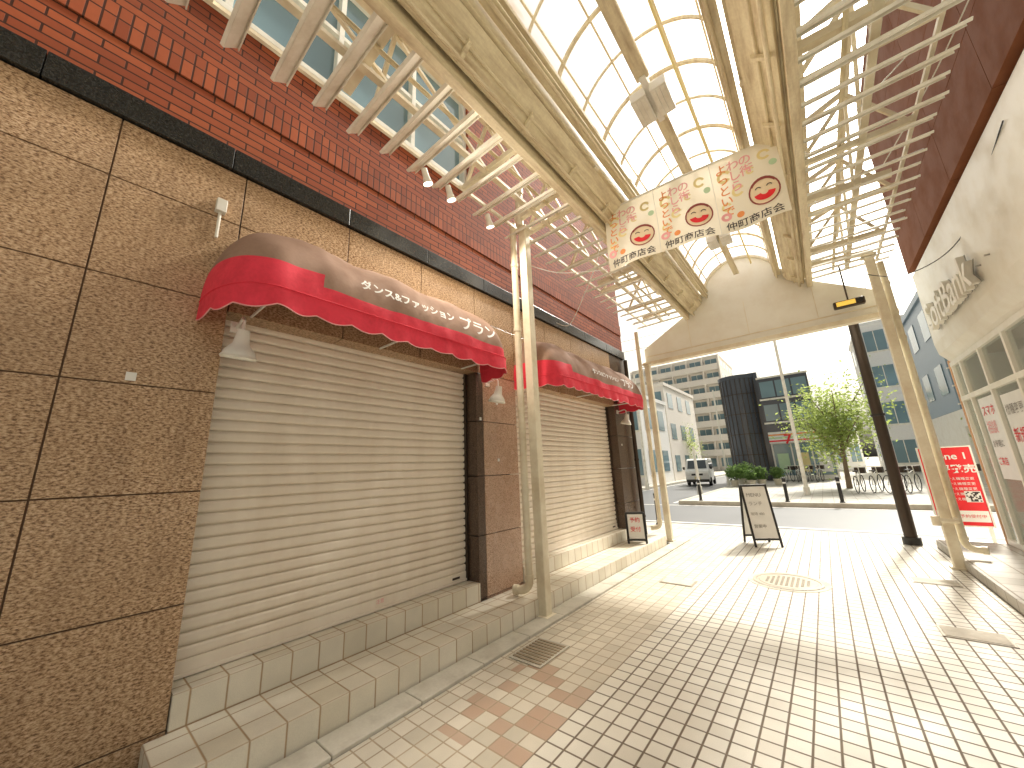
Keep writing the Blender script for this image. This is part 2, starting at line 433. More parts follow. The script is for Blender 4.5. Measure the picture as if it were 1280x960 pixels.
Geo().box((-3.034, .50, 0), (-2.58, 7.6, .18)).obj('lower_step', STEP, st, bevel=.008)

# ------------------------------------------------------------------ awnings
def awning(y0, y1, lines):
    P = empty('awning'); D = .60; H = .66; zb = 2.69; R = .30; xw = WX + .004
    NT_ = 18; nc = 14; ns = max(20, int((y1 - y0) / .04))
    def outline(s):
        pts = []; ins = R * 1.25 * (1 - s)
        a0 = y0 + ins; a1 = y1 - ins
        for i in range(nc):
            t = math.pi/2 * i / nc
            pts.append((xw + D*s*math.sin(t)**.8, a0 + R*(1 - math.cos(t)**.9)))
        for i in range(ns + 1):
            pts.append((xw + D*s, a0 + R + (a1 - a0 - 2*R) * i / ns))
        for i in range(nc - 1, -1, -1):
            t = math.pi/2 * i / nc
            pts.append((xw + D*s*math.sin(t)**.8, a1 - R*(1 - math.cos(t)**.9)))
        return pts
    vs = []; fs = []; mi = []; n = None
    for j in range(NT_ + 1):
        th = math.pi/2 * j / NT_ * .985
        o = outline(math.cos(th)); n = len(o)
        for i, (x, y) in enumerate(o):
            sag = .018 * math.sin(math.pi * j / NT_) * abs(math.sin((y - y0) * math.pi / .62))
            w = noise.noise(Vector((x*3, y*2.6, th*2))) * .024 + noise.noise(Vector((y*9, th*1.5, 4))) * .008
            vs.append((x - sag + w*math.cos(th), y, zb + H*math.sin(th) - sag*.6 + w*math.sin(th)))
    for j in range(NT_):
        for i in range(n - 1):
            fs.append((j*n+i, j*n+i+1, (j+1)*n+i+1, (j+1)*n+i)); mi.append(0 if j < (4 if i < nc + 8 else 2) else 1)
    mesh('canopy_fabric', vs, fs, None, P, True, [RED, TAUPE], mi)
    o = outline(1.0); dens = []
    for i in range(len(o) - 1):
        for k2 in range(3):
            f = k2/3; dens.append((o[i][0]*(1-f)+o[i+1][0]*f, o[i][1]*(1-f)+o[i+1][1]*f))
    dens.append(o[-1]); vs = []; fs = []; L = 0; prev = dens[0]; trim = []
    for i, (x, y) in enumerate(dens):
        L += math.hypot(x - prev[0], y - prev[1]); prev = (x, y)
        wv = noise.noise(Vector((x*4, y*6, 3))) * .036
        zt = zb + .004; sc = .028 * abs(math.sin(L * math.pi / .24))
        for j in range(5):
            f = j/4; vs.append((x + .004 + wv*f, y + wv*.3*f, zt - (.125 + sc)*f + wv*.3*f))
        trim.append((x + .005 + wv, y + wv*.3, zt - (.125 + sc) + wv*.3))
        if i: b = 5*i; fs += [(b-5+j, b+j, b+j+1, b-5+j+1) for j in range(4)]
    mesh('valance', vs, fs, RED, P, True)
    Geo().tube(trim, .004, 5).obj('valance_trim', PINK, P, True)
    Geo().tube([(x + .006, y, zb + .004) for x, y in o], .005, 6).obj('front_bar', RED, P, True)
    def fn_at(u0, v0):
        def fn(c):
            th = (v0 + c.y) / .63
            return Vector((xw + (D+.020)*math.cos(th), u0 + c.x, zb + (H+.020)*math.sin(th)))
        return fn
    for (s_, sz, u0, v0) in lines:
        text('lettering', s_, sz, None, (0,1,0), (0,0,1), PWHT, P, fn=fn_at(y0 + u0, v0), bold=.0028)
    g = Geo()
    for yy in (y0 + .3, (y0+y1)/2, y1 - .3):
        g.tube([(xw, yy, zb - .01), (xw + D - .03, yy, zb - .01)], .01, 6); g.tube([(xw, yy, zb + H - .1), (xw + D - .03, yy, zb)], .01, 6)
    g.obj('frame', WHITE, P, True)
awning(.44, 3.12, [('ダンス&ファッション', .098, .82, .20), ('プラン', .175, 1.82, .16)])
awning(3.78, 7.15, [('ダンス&ファッション', .098, 1.2, .20), ('プラン', .175, 2.25, .16)])

def lamp(y, x=-2.86, z=2.44):
    P = empty('wall_lamp'); S = 1.2
    Geo().tube([(WX + .02, y, z + .13), (x - .03, y, z + .16), (x, y, z + .13), (x, y, z + .03)], .010, 8).obj('arm', WHITE, P, True)
    Geo().box((WX, y - .035, z + .09), (WX + .02, y + .035, z + .17)).obj('mount', WHITE, P, bevel=.004)
    M = Matrix.Translation((x, y, z)) @ Matrix.Rotation(math.radians(14), 4, 'Y') @ Matrix.Rotation(math.radians(180), 4, 'X')
    sc = lambda pr: [(r*S, h*S) for r, h in pr]
    lathe(sc([(0, -.05), (.030, -.05), (.034, -.01), (.036, .0), (.040, .03), (.056, .05), (.074, .075), (.080, .10), (.080, .115), (.070, .115), (.0, .09)]), M).obj('reflector', WHITE, P, True)
    lathe(sc([(.081, .094), (.088, .105), (.081, .118)]), M).obj('rim', SLAT, P, True)
for y in (.66, 3.24, 7.05): lamp(y)
jb = empty('junction_box')
box('case', (WX, .44, 3.40), (WX + .05, .50, 3.50), WHITE, jb, .004)
Geo().tube([(WX + .015, .47, 3.40), (WX + .015, .47, 3.2)], .01, 8).obj('conduit', OFFW, jb, True)

# ------------------------------------------------------------------ columns and pipes
def column(x, y, h, w=.11):
    P = empty('arcade_column')
    Geo().box((x - w/2, y - w/2, 0), (x + w/2, y + w/2, h)).obj('post', CREAM, P, bevel=.01)
    Geo().box((x - .09, y - .09, 0), (x + .09, y + .09, .025)).box((x - .09, y - .09, h), (x + .09, y + .09, h + .03)).obj('plates', CREAM, P, bevel=.004)
def downpipe(x, y, h, dirx=-1, r=.042, zb=.24):
    P = empty('drainpipe')
    pts = [(x + dirx*.17, y - .05, zb), (x + dirx*.10, y - .03, zb)]
    for i in range(1, 6):
        a = math.pi/2*i/5; pts.append((x + dirx*.10*(1 - math.sin(a)), y - .03*(1 - math.sin(a)), zb + .10*(1 - math.cos(a))))
    pts.append((x, y, h))
    Geo().tube(pts, r, 14).obj('pipe', CREAM, P, True)
    g = Geo()
    for z in (zb + .11, 1.25, 2.2, 3.2, 4.1): g.tube([(x, y, z), (x, y, z + .05)], r + .007, 14)
    g.tube([(x + dirx*.18, y - .053, zb), (x + dirx*.13, y - .038, zb)], r + .010, 14)
    g.obj('collars', CREAM, P, True)
column(-2.54, 3.50, 4.6); downpipe(-2.68, 3.44, 4.75)
column(-2.68, 8.12, 3.68); downpipe(-2.83, 8.08, 4.5)
column(1.12, 7.8, 4.6); downpipe(1.24, 7.9, 4.5, 1)
Geo().tube([(-2.54, 3.42, 4.64), (-2.54, 3.42, 5.15)], .05, 12).tube([(-2.54, 3.42, 5.13), (-2.54, 3.42, 5.2)], .065, 12).obj('vent_pipe', CREAM, None, True)
v = empty('valve'); g = Geo(); g.tube([(1.0, 7.6, .62), (1.2, 7.6, .62)], .03, 10); g.tube([(1.0, 7.6, .56), (1.0, 7.6, .68)], .045, 10); g.tube([(1.2, 7.6, .62), (1.2, 7.8, .62)], .03, 10); g.obj('body', CREAM, v, True)

# ------------------------------------------------------------------ arcade roof
AR = empty('arcade_roof'); XC = -.69; Y0 = -1.3; Y1 = 8.25
def mx(x, side): return XC + (x - XC) * side
ribs = [-1.3 + i*.95 for i in range(11)]
for sd, nm in ((1, 'left'), (-1, 'right')):
    def P2(pts): return [(mx(a, sd), b) for a, b in pts]
    g = Geo(); y = Y0 + .1; blades = .31 if sd == 1 else .25
    while y < Y1 - .05:
        a = math.radians(40 + random.uniform(-5, 5)); w = .115; ca, sa = math.cos(a)*w/2, math.sin(a)*w/2
        jx = random.uniform(-.025, .025); jz = random.uniform(-.010, .010); jy = random.uniform(-.012, .012)
        xa, xb = mx(-2.78 + jx, sd), mx(-1.74, sd)
        t = .0035
        for (q0, q1) in (((-ca, -sa), (ca, sa)), ((ca, sa), (ca + .004, sa - .03)), ((-ca, -sa), (-ca - .02, -sa + .012))):
            g.beam((xa, y + jy + (q0[0]+q1[0])/2, 4.6 + jz + (q0[1]+q1[1])/2), (xb, y + (q0[0]+q1[0])/2, 4.6 + (q0[1]+q1[1])/2),
                   math.hypot(q1[0]-q0[0], q1[1]-q0[1]), t*2, up=Vector((0, -(q1[1]-q0[1]), (q1[0]-q0[0]))).normalized())
        y += blades
    g.obj('louvre_blades_' + nm, SLAT, AR)
    g = Geo()
    g.prism(P2([(-1.78,4.53),(-1.70,4.53),(-1.70,4.69),(-1.78,4.69)]), Y0, Y1)
    g.prism(P2([(-1.66,4.62),(-1.42,4.80),(-1.44,4.83),(-1.68,4.65)]), Y0, Y1)
    g.prism(P2([(-1.46,4.84),(-1.40,4.84),(-1.40,4.99),(-1.46,4.99)]), Y0, Y1)
    g.prism(P2([(-1.37,4.93),(-1.27,4.93),(-1.27,4.95),(-1.35,4.95),(-1.35,5.06),(-1.37,5.06)]), Y0, Y1)
    g.prism(P2([(-1.34,5.02),(-1.26,5.02),(-1.26,5.07),(-1.34,5.07)]), Y0, Y1)
    g.obj('edge_beams_' + nm, CREAM_D, AR, bevel=.004)
    g = Geo()
    g.prism(P2([(-2.30,4.665),(-2.24,4.665),(-2.24,4.70),(-2.30,4.70)]), Y0, Y1)
    g.prism(P2([(-2.66,4.665),(-2.63,4.665),(-2.63,4.70),(-2.66,4.70)]), Y0, Y1)
    g.prism(P2([(-2.28,5.30),(-2.22,5.30),(-2.22,5.36),(-2.28,5.36)]), Y0, Y1)
    g.prism(P2([(-1.90,5.18),(-1.85,5.18),(-1.85,5.23),(-1.90,5.23)]), Y0, Y1)
    y = Y0 + .3
    while y < Y1:
        g.beam((mx(-2.64, sd), y, 4.70), (mx(-1.75, sd), y, 4.72), .05, .06)
        g.beam((mx(-2.60, sd), y, 4.72), (mx(-2.25, sd), y, 5.33), .035, .035)
        g.beam((mx(-2.25, sd), y + .04, 5.33), (mx(-1.72, sd), y + .04, 4.72), .035, .035)
        g.beam((mx(-2.25, sd), y, 5.36), (mx(-1.40, sd), y, 5.04), .04, .05)
        g.beam((mx(-2.25, sd), y, 5.30), (mx(-2.27, sd), min(y + 1.17, Y1), 4.7), .03, .03)
        y += 1.17
    g.obj('truss_' + nm, CREAM, AR)
    g = Geo()
    for (xx, zz, rr) in ((-1.60, 4.60, .018), (-1.54, 4.70, .014), (-1.30, 4.90, .016), (-2.1, 4.74, .02)):
        pts = [(mx(xx, sd), y_, zz + .006*math.sin(y_*3)) for y_ in [Y0 + i*(Y1-Y0)/30 for i in range(31)]]
        g.tube(pts, rr, 8)
    for i in range(12): g.prism(P2([(-1.63,4.58),(-1.50,4.68),(-1.50,4.72),(-1.63,4.62)]), Y0 + .4 + i*.8, Y0 + .43 + i*.8)
    g.obj('conduits_' + nm, CREAM_D, AR, True)
    g = Geo()
    g.prism(P2([(-1.80,5.22),(-1.40,5.09),(-1.40,5.10),(-1.80,5.23)]), Y0, Y1)
    g.prism(P2([(-1.72,4.72),(-1.69,4.72),(-1.46,4.90),(-1.46,4.94)]), Y0, Y1)
    g.obj('gutter_cover_' + nm, CREAM_D, AR)
def arc(t, dz=0.0, R=0.0):
    hw = .65 + R; x = XC + hw*math.sin(t*math.pi/2*.86)/math.sin(math.pi/2*.86)
    return x, 5.05 + dz + (.52 + R)*(math.cos(t*math.pi/2*.86) - math.cos(math.pi/2*.86))/(1 - math.cos(math.pi/2*.86))
NA = 20; vs = []; fs = []
for i in range(NA + 1):
    x, z = arc(-1 + 2*i/NA); vs += [(x, Y0, z), (x, Y1, z)]
for i in range(NA): fs.append((2*i, 2*i+1, 2*i+3, 2*i+2))
mesh('skylight_panels', vs, fs, SKYL, AR, True)
g = Geo()
for q, yb in enumerate(ribs[:-1] + [r + .475 for r in ribs[:-1]]):
    wd = .035 if q < 10 else .016
    for i in range(NA):
        a = arc(-1 + 2*i/NA, -.022); b = arc(-1 + 2*(i+1)/NA, -.022)
        g.beam((a[0], yb, a[1]), (b[0], yb, b[1]), wd, .026, up=(0, 0.001, 1))
for t in (-.72, -.28, .28, .72):
    x, z = arc(t, -.02); g.beam((x, Y0, z), (x, Y1, z), .016, .022)
g.obj('skylight_ribs', CREAM_D, AR)
g = Geo()
for yb in (-1.2, 1.1, 3.42, 5.8, 8.0):
    g.beam((-2.6, yb, 4.76), (-1.4, yb, 4.86), .07, .08); g.beam((1.22, yb, 4.76), (.02, yb, 4.86), .07, .08)
g.obj('tie_beams', CREAM, AR)
poly = [(-2.75, 3.76), (1.30, 3.76), (1.30, 4.10), (.38, 4.66)] + [(arc(t, .02, .03)) for t in [1 - i*.1 for i in range(21)]] + [(-1.76, 4.66), (-2.75, 4.10)]
Geo().prism(poly, 8.26, 8.32).obj('end_panel', OFFW, AR, bevel=.004)
g = Geo(); g.box((-2.8, 8.20, 3.70), (1.34, 8.36, 3.78)); g.box((-2.7, 8.245, 3.90), (1.25, 8.258, 3.92))
ap = [arc(1 - i*.1, -.02, .0) for i in range(21)]
for i in range(20): g.beam((ap[i][0], 8.23, ap[i][1]), (ap[i+1][0], 8.23, ap[i+1][1]), .05, .03, up=(0, .001, 1))
for xx in (-1.75, -.69, .37): g.box((xx - .004, 8.25, 3.93), (xx + .004, 8.259, 4.6))
g.obj('end_trim', CREAM, AR, bevel=.003)
CL = empty('ceiling_light')
Geo().box((-.75, .2, 5.12), (-.63, 3.05, 5.19)).box((-.75, 3.55, 5.12), (-.63, 5.6, 5.19)).box((-.74, 5.6, 5.14), (-.64, 8.1, 5.18)).obj('trunking', CREAM_D, CL, bevel=.008)
g = Geo()
for dx in (-.17, .02):
    g.box((-.69 + dx, 3.12, 5.03), (-.69 + dx + .15, 3.48, 5.13)); g.box((-.69 + dx, 6.3, 5.03), (-.69 + dx + .15, 6.6, 5.13))
    for q in range(5): g.box((-.69 + dx + .01, 3.15 + q*.065, 5.13), (-.69 + dx + .14, 3.16 + q*.065, 5.165))
g.box((-.72, 3.0, 5.10), (-.66, 3.6, 5.22)); g.obj('floodlight_housings', WHITE, CL, bevel=.006)
g = Geo()
for dx in (-.155, .035):
    for q in range(3): g.box((-.69 + dx + q*.042, 3.14, 5.024), (-.69 + dx + .034 + q*.042, 3.46, 5.029)); g.box((-.69 + dx + q*.042, 6.32, 5.024), (-.69 + dx + .034 + q*.042, 6.58, 5.029))
g.obj('lenses', SLAT, CL)
Geo().tube([(-.42, 0, 5.28), (-.44, 3, 5.27), (-.42, 8.1, 5.28)], .014, 8).obj('cable_pipe', PYEL, CL, True)
for y in (2.0, 2.32, 2.95):
    P = empty('spotlight')
    M = Matrix.Translation((-2.66, y, 4.50)) @ Matrix.Rotation(math.radians(200), 4, 'X')
    lathe([(0, -.10), (.03, -.10), (.034, -.02), (.05, .05), (.05, .06)], M, 16).obj('housing', WHITE, P, True)
    lathe([(.0, .055), (.044, .05)], M, 16).obj('bulb', BULB, P, True)
    ld = bpy.data.lights.new('lamp_beam', 'SPOT'); ld.energy = 60; ld.spot_size = math.radians(165); ld.spot_blend = .7; ld.shadow_soft_size = .05; ld.color = (1, .9, .74)
    lo = bpy.data.objects.new('lamp_beam', ld); COL.objects.link(lo); lo.location = (-2.66, y + .03, 4.40); lo.parent = P
    lo.rotation_euler = Vector((-.65, 0, .76)).to_track_quat('Z', 'Y').to_euler()

# ------------------------------------------------------------------ banner
BN = empty('hanging_banner'); BX0, BX1 = -1.66, .20; BZ0, BZ1 = 3.92, 4.80
def by(x, z): return 4.10 + (x - BX0)*.11 + .025*math.sin((x - BX0)*9 + z*2) * (BZ1 + .2 - z) + .03*math.sin(z*5 + x*2)
def bp(x, z, off=0): return Vector((x, by(x, z) - off, z + .015*math.sin(x*5)*(BZ1 - z)))
nx, nz = 60, 24; vs = [bp(BX0 + (BX1-BX0)*i/nx, BZ0 + (BZ1-BZ0)*j/nz) for j in range(nz+1) for i in range(nx+1)]
mesh('cloth', vs, [(j*(nx+1)+i, j*(nx+1)+i+1, (j+1)*(nx+1)+i+1, (j+1)*(nx+1)+i) for j in range(nz) for i in range(nx)], CLOTH, BN, True)
def bdisc(cx, cz, rx, rz, mat, off, nm, a0=0, a1=2*math.pi, inner=0):
    n = 24; vs = []
    for i in range(n+1):
        a = a0 + (a1-a0)*i/n
        vs += [bp(cx + rx*inner*math.cos(a), cz + rz*inner*math.sin(a), off), bp(cx + rx*math.cos(a), cz + rz*math.sin(a), off)]
    mesh(nm, vs, [(2*i, 2*i+1, 2*i+3, 2*i+2) for i in range(n)], mat, BN)
pw = (BX1 - BX0)/3
def bt(s_, size, u, v, mat, off=.006, bold=0.0):
    me = text_mesh(s_, size, 0, 'LEFT', bold)
    for v_ in me.vertices: v_.co = bp(u + v_.co.x, BZ0 + v + v_.co.y, off)
    me.materials.clear(); me.materials.append(mat)
    o = bpy.data.objects.new('print', me); COL.objects.link(o); o.parent = BN
for p in range(3):
    ox = BX0 + pw*p
    bt('仲町商店会', .105, ox + .05, .035, PBLK, bold=.001)
    for (du, dv, r_) in ((.12, .66, .07), (.22, .45, .06), (.09, .32, .05), (.5, .72, .06), (.36, .6, .04)): bdisc(ox + du, BZ0 + dv, r_, r_, PYEL, .003, 'pastel_swirl', .3, 5.6, .55)
    bdisc(ox + .56, BZ0 + .60, .035, .035, PGRN, .003, 'pastel_dot')
    for i, (chs, mm) in enumerate((('よっといで', PORG), ('わしら', PINK), ('の街', PINK))):
        for q, ch in enumerate(chs): bt(ch, .125, ox + .04 + i*.115, .70 - q*.12, mm, bold=.0015)
    cx = ox + .44; cz = BZ0 + .32
    bdisc(cx, cz, .135, .150, SKIN, .008, 'face'); bdisc(cx, cz, .14, .155, PHAIR, .011, 'outline', inner=.90)
    bdisc(cx, cz + .03, .13, .115, PHAIR, .012, 'fringe', .15*math.pi, .85*math.pi, .82)
    bdisc(cx, cz - .01, .095, .09, PRED, .012, 'mouth', math.pi*1.05, 1.95*math.pi, .35)
    for s_ in (-1, 1): bdisc(cx + s_*.05, cz + .03, .028, .03, PBLK, .013, 'eye', .1*math.pi, .9*math.pi, .7)
    bdisc(ox + .07, BZ0 + .2, .05, .05, PINK, .007, 'dot', inner=.4); bdisc(ox + .2, BZ0 + .18, .035, .035, PORG, .007, 'dot')
g = Geo(); g.tube([bp(BX0 - .06, BZ1 - .01, 0), bp(-.7, BZ1, 0), bp(BX1 + .1, BZ1, 0)], .012, 8)
for p in (1, 2): g.tube([bp(BX0 + pw*p, BZ0, .004), bp(BX0 + pw*p, (BZ0+BZ1)/2, .004), bp(BX0 + pw*p, BZ1, .004)], .004, 5)
g.obj('rod', WHITE, BN, True)
def wire(pts, r=.006, mat=WHITE, name='cable'):
    out = []; P = [Vector(p) for p in pts]
    for i in range(len(P) - 1):
        a = P[max(i-1, 0)]; b = P[i]; c = P[i+1]; d = P[min(i+2, len(P)-1)]
        for k2 in range(8):
            t = k2/8
            out.append(.5*((2*b) + (c-a)*t + (2*a-5*b+4*c-d)*t*t + (-a+3*b-3*c+d)*t**3))
    out.append(P[-1]); Geo().tube(out, r, 6).obj(name, mat, None, True)
wire([(BX1 + .1, 4.33, 4.8), (.45, 4.4, 4.5), (.75, 4.3, 4.62), (1.2, 4.2, 4.9)])
wire([(-1.7, 4.1, 4.75), (-1.9, 4.3, 4.3), (-2.3, 4.6, 4.0), (-2.75, 4.9, 3.75), (-3.0, 4.9, 3.85)])
wire([(-1.7, 4.1, 3.95), (-2.2, 3.8, 3.98), (-2.5, 3.55, 4.1)], .004)
wire([(1.0, 7.7, 4.3), (1.35, 7.2, 3.95), (1.8, 6.8, 4.1), (1.79, 5, 4.4)], .006, BLACK)
wire([(1.1, 5.5, 4.7), (1.4, 4.5, 4.85), (1.75, 3.6, 5.3)], .006, WHITE)
lb = empty('direction_light_box')
box('case', (.58, 7.98, 3.93), (.98, 8.08, 4.05), DARK, lb, .02); box('face', (.62, 7.972, 3.955), (.86, 7.979, 4.03), LAMPY, lb)
lathe([(0, 0), (.035, 0), (.04, .03), (0, .03)], Matrix.Translation((.92, 7.975, 3.99)) @ Matrix.Rotation(math.radians(90), 4, 'X'), 16).obj('camera_eye', BLACK, lb)
Geo().tube([(.78, 8.05, 4.06), (.78, 8.05, 4.7)], .012, 8).obj('hanger', DARK, lb)
dp = empty('utility_pole')
Geo().tube([(.90, 9.5, 0), (.90, 9.5, 4.3)], [.085, .078], 16).obj('shaft', DARK, dp, True)
Geo().tube([(.90, 9.5, 0), (.90, 9.5, .12)], .12, 16).tube([(.90, 9.5, 2.2), (.90, 9.5, 2.24)], .10, 16).tube([(.90, 9.5, 4.3), (.90, 9.5, 4.34)], .095, 16).obj('bands', BLACK, dp, True)

# ------------------------------------------------------------------ right shop
RB = empty('phone_shop_building'); RX = 1.92; RY0, RY1 = 3.4, 9.3
box('step_platform', (1.16, RY0, -.02), (4, 9.35, .12), PAVE, RB, .01)
box('body_upper', (RX + .02, RY0, 3.0), (7, RY1, 8.2), paint('render_beige', (.6, .5, .38), .8), RB)
box('body_back', (4.6, RY0, .12), (7, RY1, 3.0), WHITE, RB)
box('end_wall', (RX + .12, RY1 - .12, .12), (4.6, RY1, 3.0), OFFW, RB)
Geo().prism([(RX, 2.96), (RX - .03, 3.02), (RX - .10, 3.12), (RX - .12, 3.3), (RX - .12, 4.60), (RX + .019, 4.66), (RX + .019, 2.96)], RY0, RY1 + .02).obj('white_fascia', OFFW, RB, bevel=.01)
g = Geo()
for (a, b) in ((4.68, 5.4), (5.406, 6.2), (6.206, 7.0), (7.006, 8.2)):
    y = RY0
    while y < RY1:
        g.box((RX - .16, y + .003, a), (RX + .018, min(y + 1.48, RY1 + .05) - .003, b)); y += 1.48
g.obj('brown_cladding', BROWN, RB, bevel=.003)
SG = empty('shop_sign')
LET = paint('sign_grey_metal', (.42, .40, .36), .4, dirt=.2, fine=0)
text('letters', 'SoftBank', .62, (RX - .19, 8.75, 3.42), (0,-1,0), (0,0,1), OFFW, SG, extrude=.035, bold=.006)
text('letter_backs', 'SoftBank', .62, (RX - .150, 8.75, 3.42), (0,-1,0), (0,0,1), LET, SG, extrude=.003, bold=.012)
g = Geo()
for i in range(9): g.tube([(RX - .16, 8.6 - i*.30, 3.6), (RX - .12, 8.6 - i*.30, 3.6)], .01, 6)
g.obj('studs', LET, SG)
g = Geo()
for y in [3.4, 4.6, 5.8, 7.0, 7.9, 8.8, 9.24]: g.box((RX - .02, y, .12), (RX + .06, y + .06, 2.955))
g.box((RX - .025, RY0, .121), (RX + .065, 9.3, .2)); g.box((RX - .025, RY0, 2.3), (RX + .065, 9.3, 2.37)); g.box((RX - .026, RY0, 2.88), (RX + .066, 9.3, 2.954))
g.obj('storefront_frames', OFFW, RB, bevel=.004)
box('storefront_glass', (RX + .015, RY0, .2), (RX + .025, 9.3, 2.9), GLASS_T, RB)
box('corner_trim', (RX - .03, 9.301, .12), (RX + .03, 9.36, 3.0), paint('terracotta_trim', (.7, .4, .22), .5), RB, .004)
box('shop_floor', (RX + .07, RY0, .121), (4.6, 9.18, .13), WHITE, RB)
g = Geo()
for y in (4.2, 5.6, 7.2): g.box((2.6, y, .13), (3.1, y + .9, .95)); g.box((3.2, y, .13), (3.3, y + .9, 2.2))
g.obj('display_tables', WHITE, RB, bevel=.01)
sp_ = empty('shop_posters')
def poster(y0, y1, z0, z1, mat, lines, x=RX + .008):
    box('sheet', (x - .002, y0, z0), (x + .001, y1, z1), mat, sp_)
    for i, (s_, sz, dz, m_) in enumerate(lines):
        text('poster_text', s_, sz, (x - .006, y1 - .05, z1 - dz), (0,-1,0), (0,0,1), m_, sp_, bold=.001)
poster(8.0, 8.68, 1.1, 2.25, PWHT, [('スマホ', .17, .25, PRED), ('相談', .2, .5, PINK), ('お気軽に', .11, .7, PGREY), ('ご来店', .12, .95, PRED)])
poster(7.1, 7.8, .9, 2.2, PWHT, [('機種変更', .14, .25, PGREY), ('新規', .2, .6, PRED), ('0円', .28, 1.0, PRED)])
poster(5.9, 6.9, .5, 2.25, PWHT, [('春の', .2, .3, PINK), ('学割', .34, .75, PRED), ('受付中', .2, 1.05, PGREY), ('お得', .2, 1.5, PRED)])
poster(4.8, 5.6, .6, 2.0, PRED, [('お得', .3, .45, PWHT)])
pb = empty('advertising_board')
box('panel', (1.34, 10.0, .28), (1.95, 10.03, 1.58), PRED, pb, .004)
Geo().box((1.32, 9.99, .26), (1.97, 10.04, .28)).box((1.32, 9.99, 1.58), (1.97, 10.04, 1.6)).box((1.32, 9.99, .28), (1.34, 10.04, 1.58)).box((1.95, 9.99, .28), (1.97, 10.04, 1.58)).box((1.36, 10.0, 0), (1.4, 10.04, .26)).box((1.89, 10.0, 0), (1.93, 10.04, .26)).box((1.3, 9.85, 0), (1.99, 10.2, .02)).obj('frame', WHITE, pb)
text('line1', 'iPhone 1', .155, (1.355, 9.994, 1.38), (1,0,0), (0,0,1), PWHT, pb, bold=.003)
text('line2', '好評発売', .15, (1.36, 9.994, 1.16), (1,0,0), (0,0,1), PWHT, pb, bold=.003)
for i in range(5): text('line', '新規のりかえ機種変更', .052, (1.38, 9.994, 1.03 - i*.085), (1,0,0), (0,0,1), PWHT, pb)
box('code_patch', (1.74, 9.993, .66), (1.92, 9.998, .84), PWHT, pb)
g = Geo()
for i in range(8):
    for j in range(8):
        if random.random() < .5: g.box((1.75 + i*.02, 9.990, .67 + j*.02), (1.77 + i*.02, 9.9925, .69 + j*.02))
g.obj('code', PBLK, pb); box('strip', (1.35, 9.993, .34), (1.94, 9.998, .52), PWHT, pb)
text('striptext', '店舗にて予約受付中', .06, (1.37, 9.990, .41), (1,0,0), (0,0,1), PRED, pb)

def aboard(x, y, w, h, rot, mat, spread=.24, lines=(), name='sandwich_board'):
    P = empty(name); R = Matrix.Translation((x, y, 0)) @ Matrix.Rotation(rot, 4, 'Z')
    def leg(sgn):
        g = Geo(); f = .035
        for xx in (-w/2, w/2): g.beam((xx, sgn*spread, 0), (xx, sgn*.015, h), f, f*.7)
        for fz in (.12, .985): g.beam((-w/2, sgn*(spread*(1-fz)+.015*fz), h*fz), (w/2, sgn*(spread*(1-fz)+.015*fz), h*fz), f*.7, f)
        for vv in range(len(g.v)): g.v[vv] = R @ g.v[vv]
        g.obj('frame', BLACK, P, bevel=.003)
        q = Geo(); pts = []
        for fz in (.14, .965):
            yy = sgn*(spread*(1-fz)+.015*fz)
            for xx in (-w/2 + .02, w/2 - .02): pts.append(Vector((xx, yy, h*fz)))
        nrm = Vector((0, sgn*.005, 0))
        q.add([R @ p for p in (pts[0]-nrm, pts[1]-nrm, pts[3]-nrm, pts[2]-nrm, pts[0]+nrm, pts[1]+nrm, pts[3]+nrm, pts[2]+nrm)], [(0,1,2,3),(7,6,5,4),(0,4,5,1),(1,5,6,2),(2,6,7,3),(3,7,4,0)])
        q.obj('panel', mat, P)
    leg(-1); leg(1)
    for (s_, sz, fz, m_) in lines:
        yy = -(spread*(1-fz)+.015*fz) - .014
        up = R.to_3x3() @ Vector((0, spread/h, 1)).normalized()
        text('lettering', s_, sz, R @ Vector((-w/2 + .05, yy, h*fz)), R.to_3x3() @ Vector((1,0,0)), up, m_, P)
    return P
aboard(-1.14, 8.45, .42, 1.06, math.radians(28), PWHT, .25, [('MENU', .09, .8, PGREY), ('ランチ', .08, .66, PGREY), ('珈琲 400', .06, .5, PGREY), ('営業中', .07, .3, PGREY)])
aboard(-2.80, 6.75, .3, .5, math.radians(25), PWHT, .12, [('予約', .09, .7, PRED), ('受付', .09, .4, PRED)], 'small_notice_stand').location.z = .18

# ------------------------------------------------------------------ street items
def bollard(x, y, z=-.008, h=.8):
    P = empty('bollard'); M = Matrix.Translation((x, y, z))
    lathe([(.07, 0), (.07, .03), (.05, .04), (.05, h - .08), (.06, h - .07), (.06, h - .04), (.045, h - .02), (.0, h)], M, 16).obj('post', BLACK, P, True)
    lathe([(.052, h - .2), (.052, h - .15)], M, 16).obj('reflector_band', PWHT, P, True)
for x, y in ((-3.6, 10.2), (2.6, 10.2)): bollard(x, y)
for x, y in ((-3.9, 15.9), (-1.2, 15.9), (.2, 15.9)): bollard(x, y, .1)
def street_pole(x, y, h, r=.07, mat=SLAT, arm=None, name='street_lamp'):
    P = empty(name); Geo().tube([(x, y, 0), (x, y, h)], [r, r*.6], 12).tube([(x, y, 0), (x, y, .4)], r*1.4, 12).obj('shaft', mat, P, True)
    if arm:
        Geo().tube([(x, y, h - .1), (x + arm*.5, y - .3, h + .25), (x + arm, y - .5, h + .3)], .035, 8).obj('arm', mat, P, True)
        Geo().box((x + arm - .12, y - .9, h + .24), (x + arm + .12, y - .4, h + .34)).obj('head', mat, P, bevel=.03)
street_pole(-.75, 19, 8, .075, SLAT, .8)
street_pole(-8.9, 24, 7.5, .09, SLAT, 1.2)
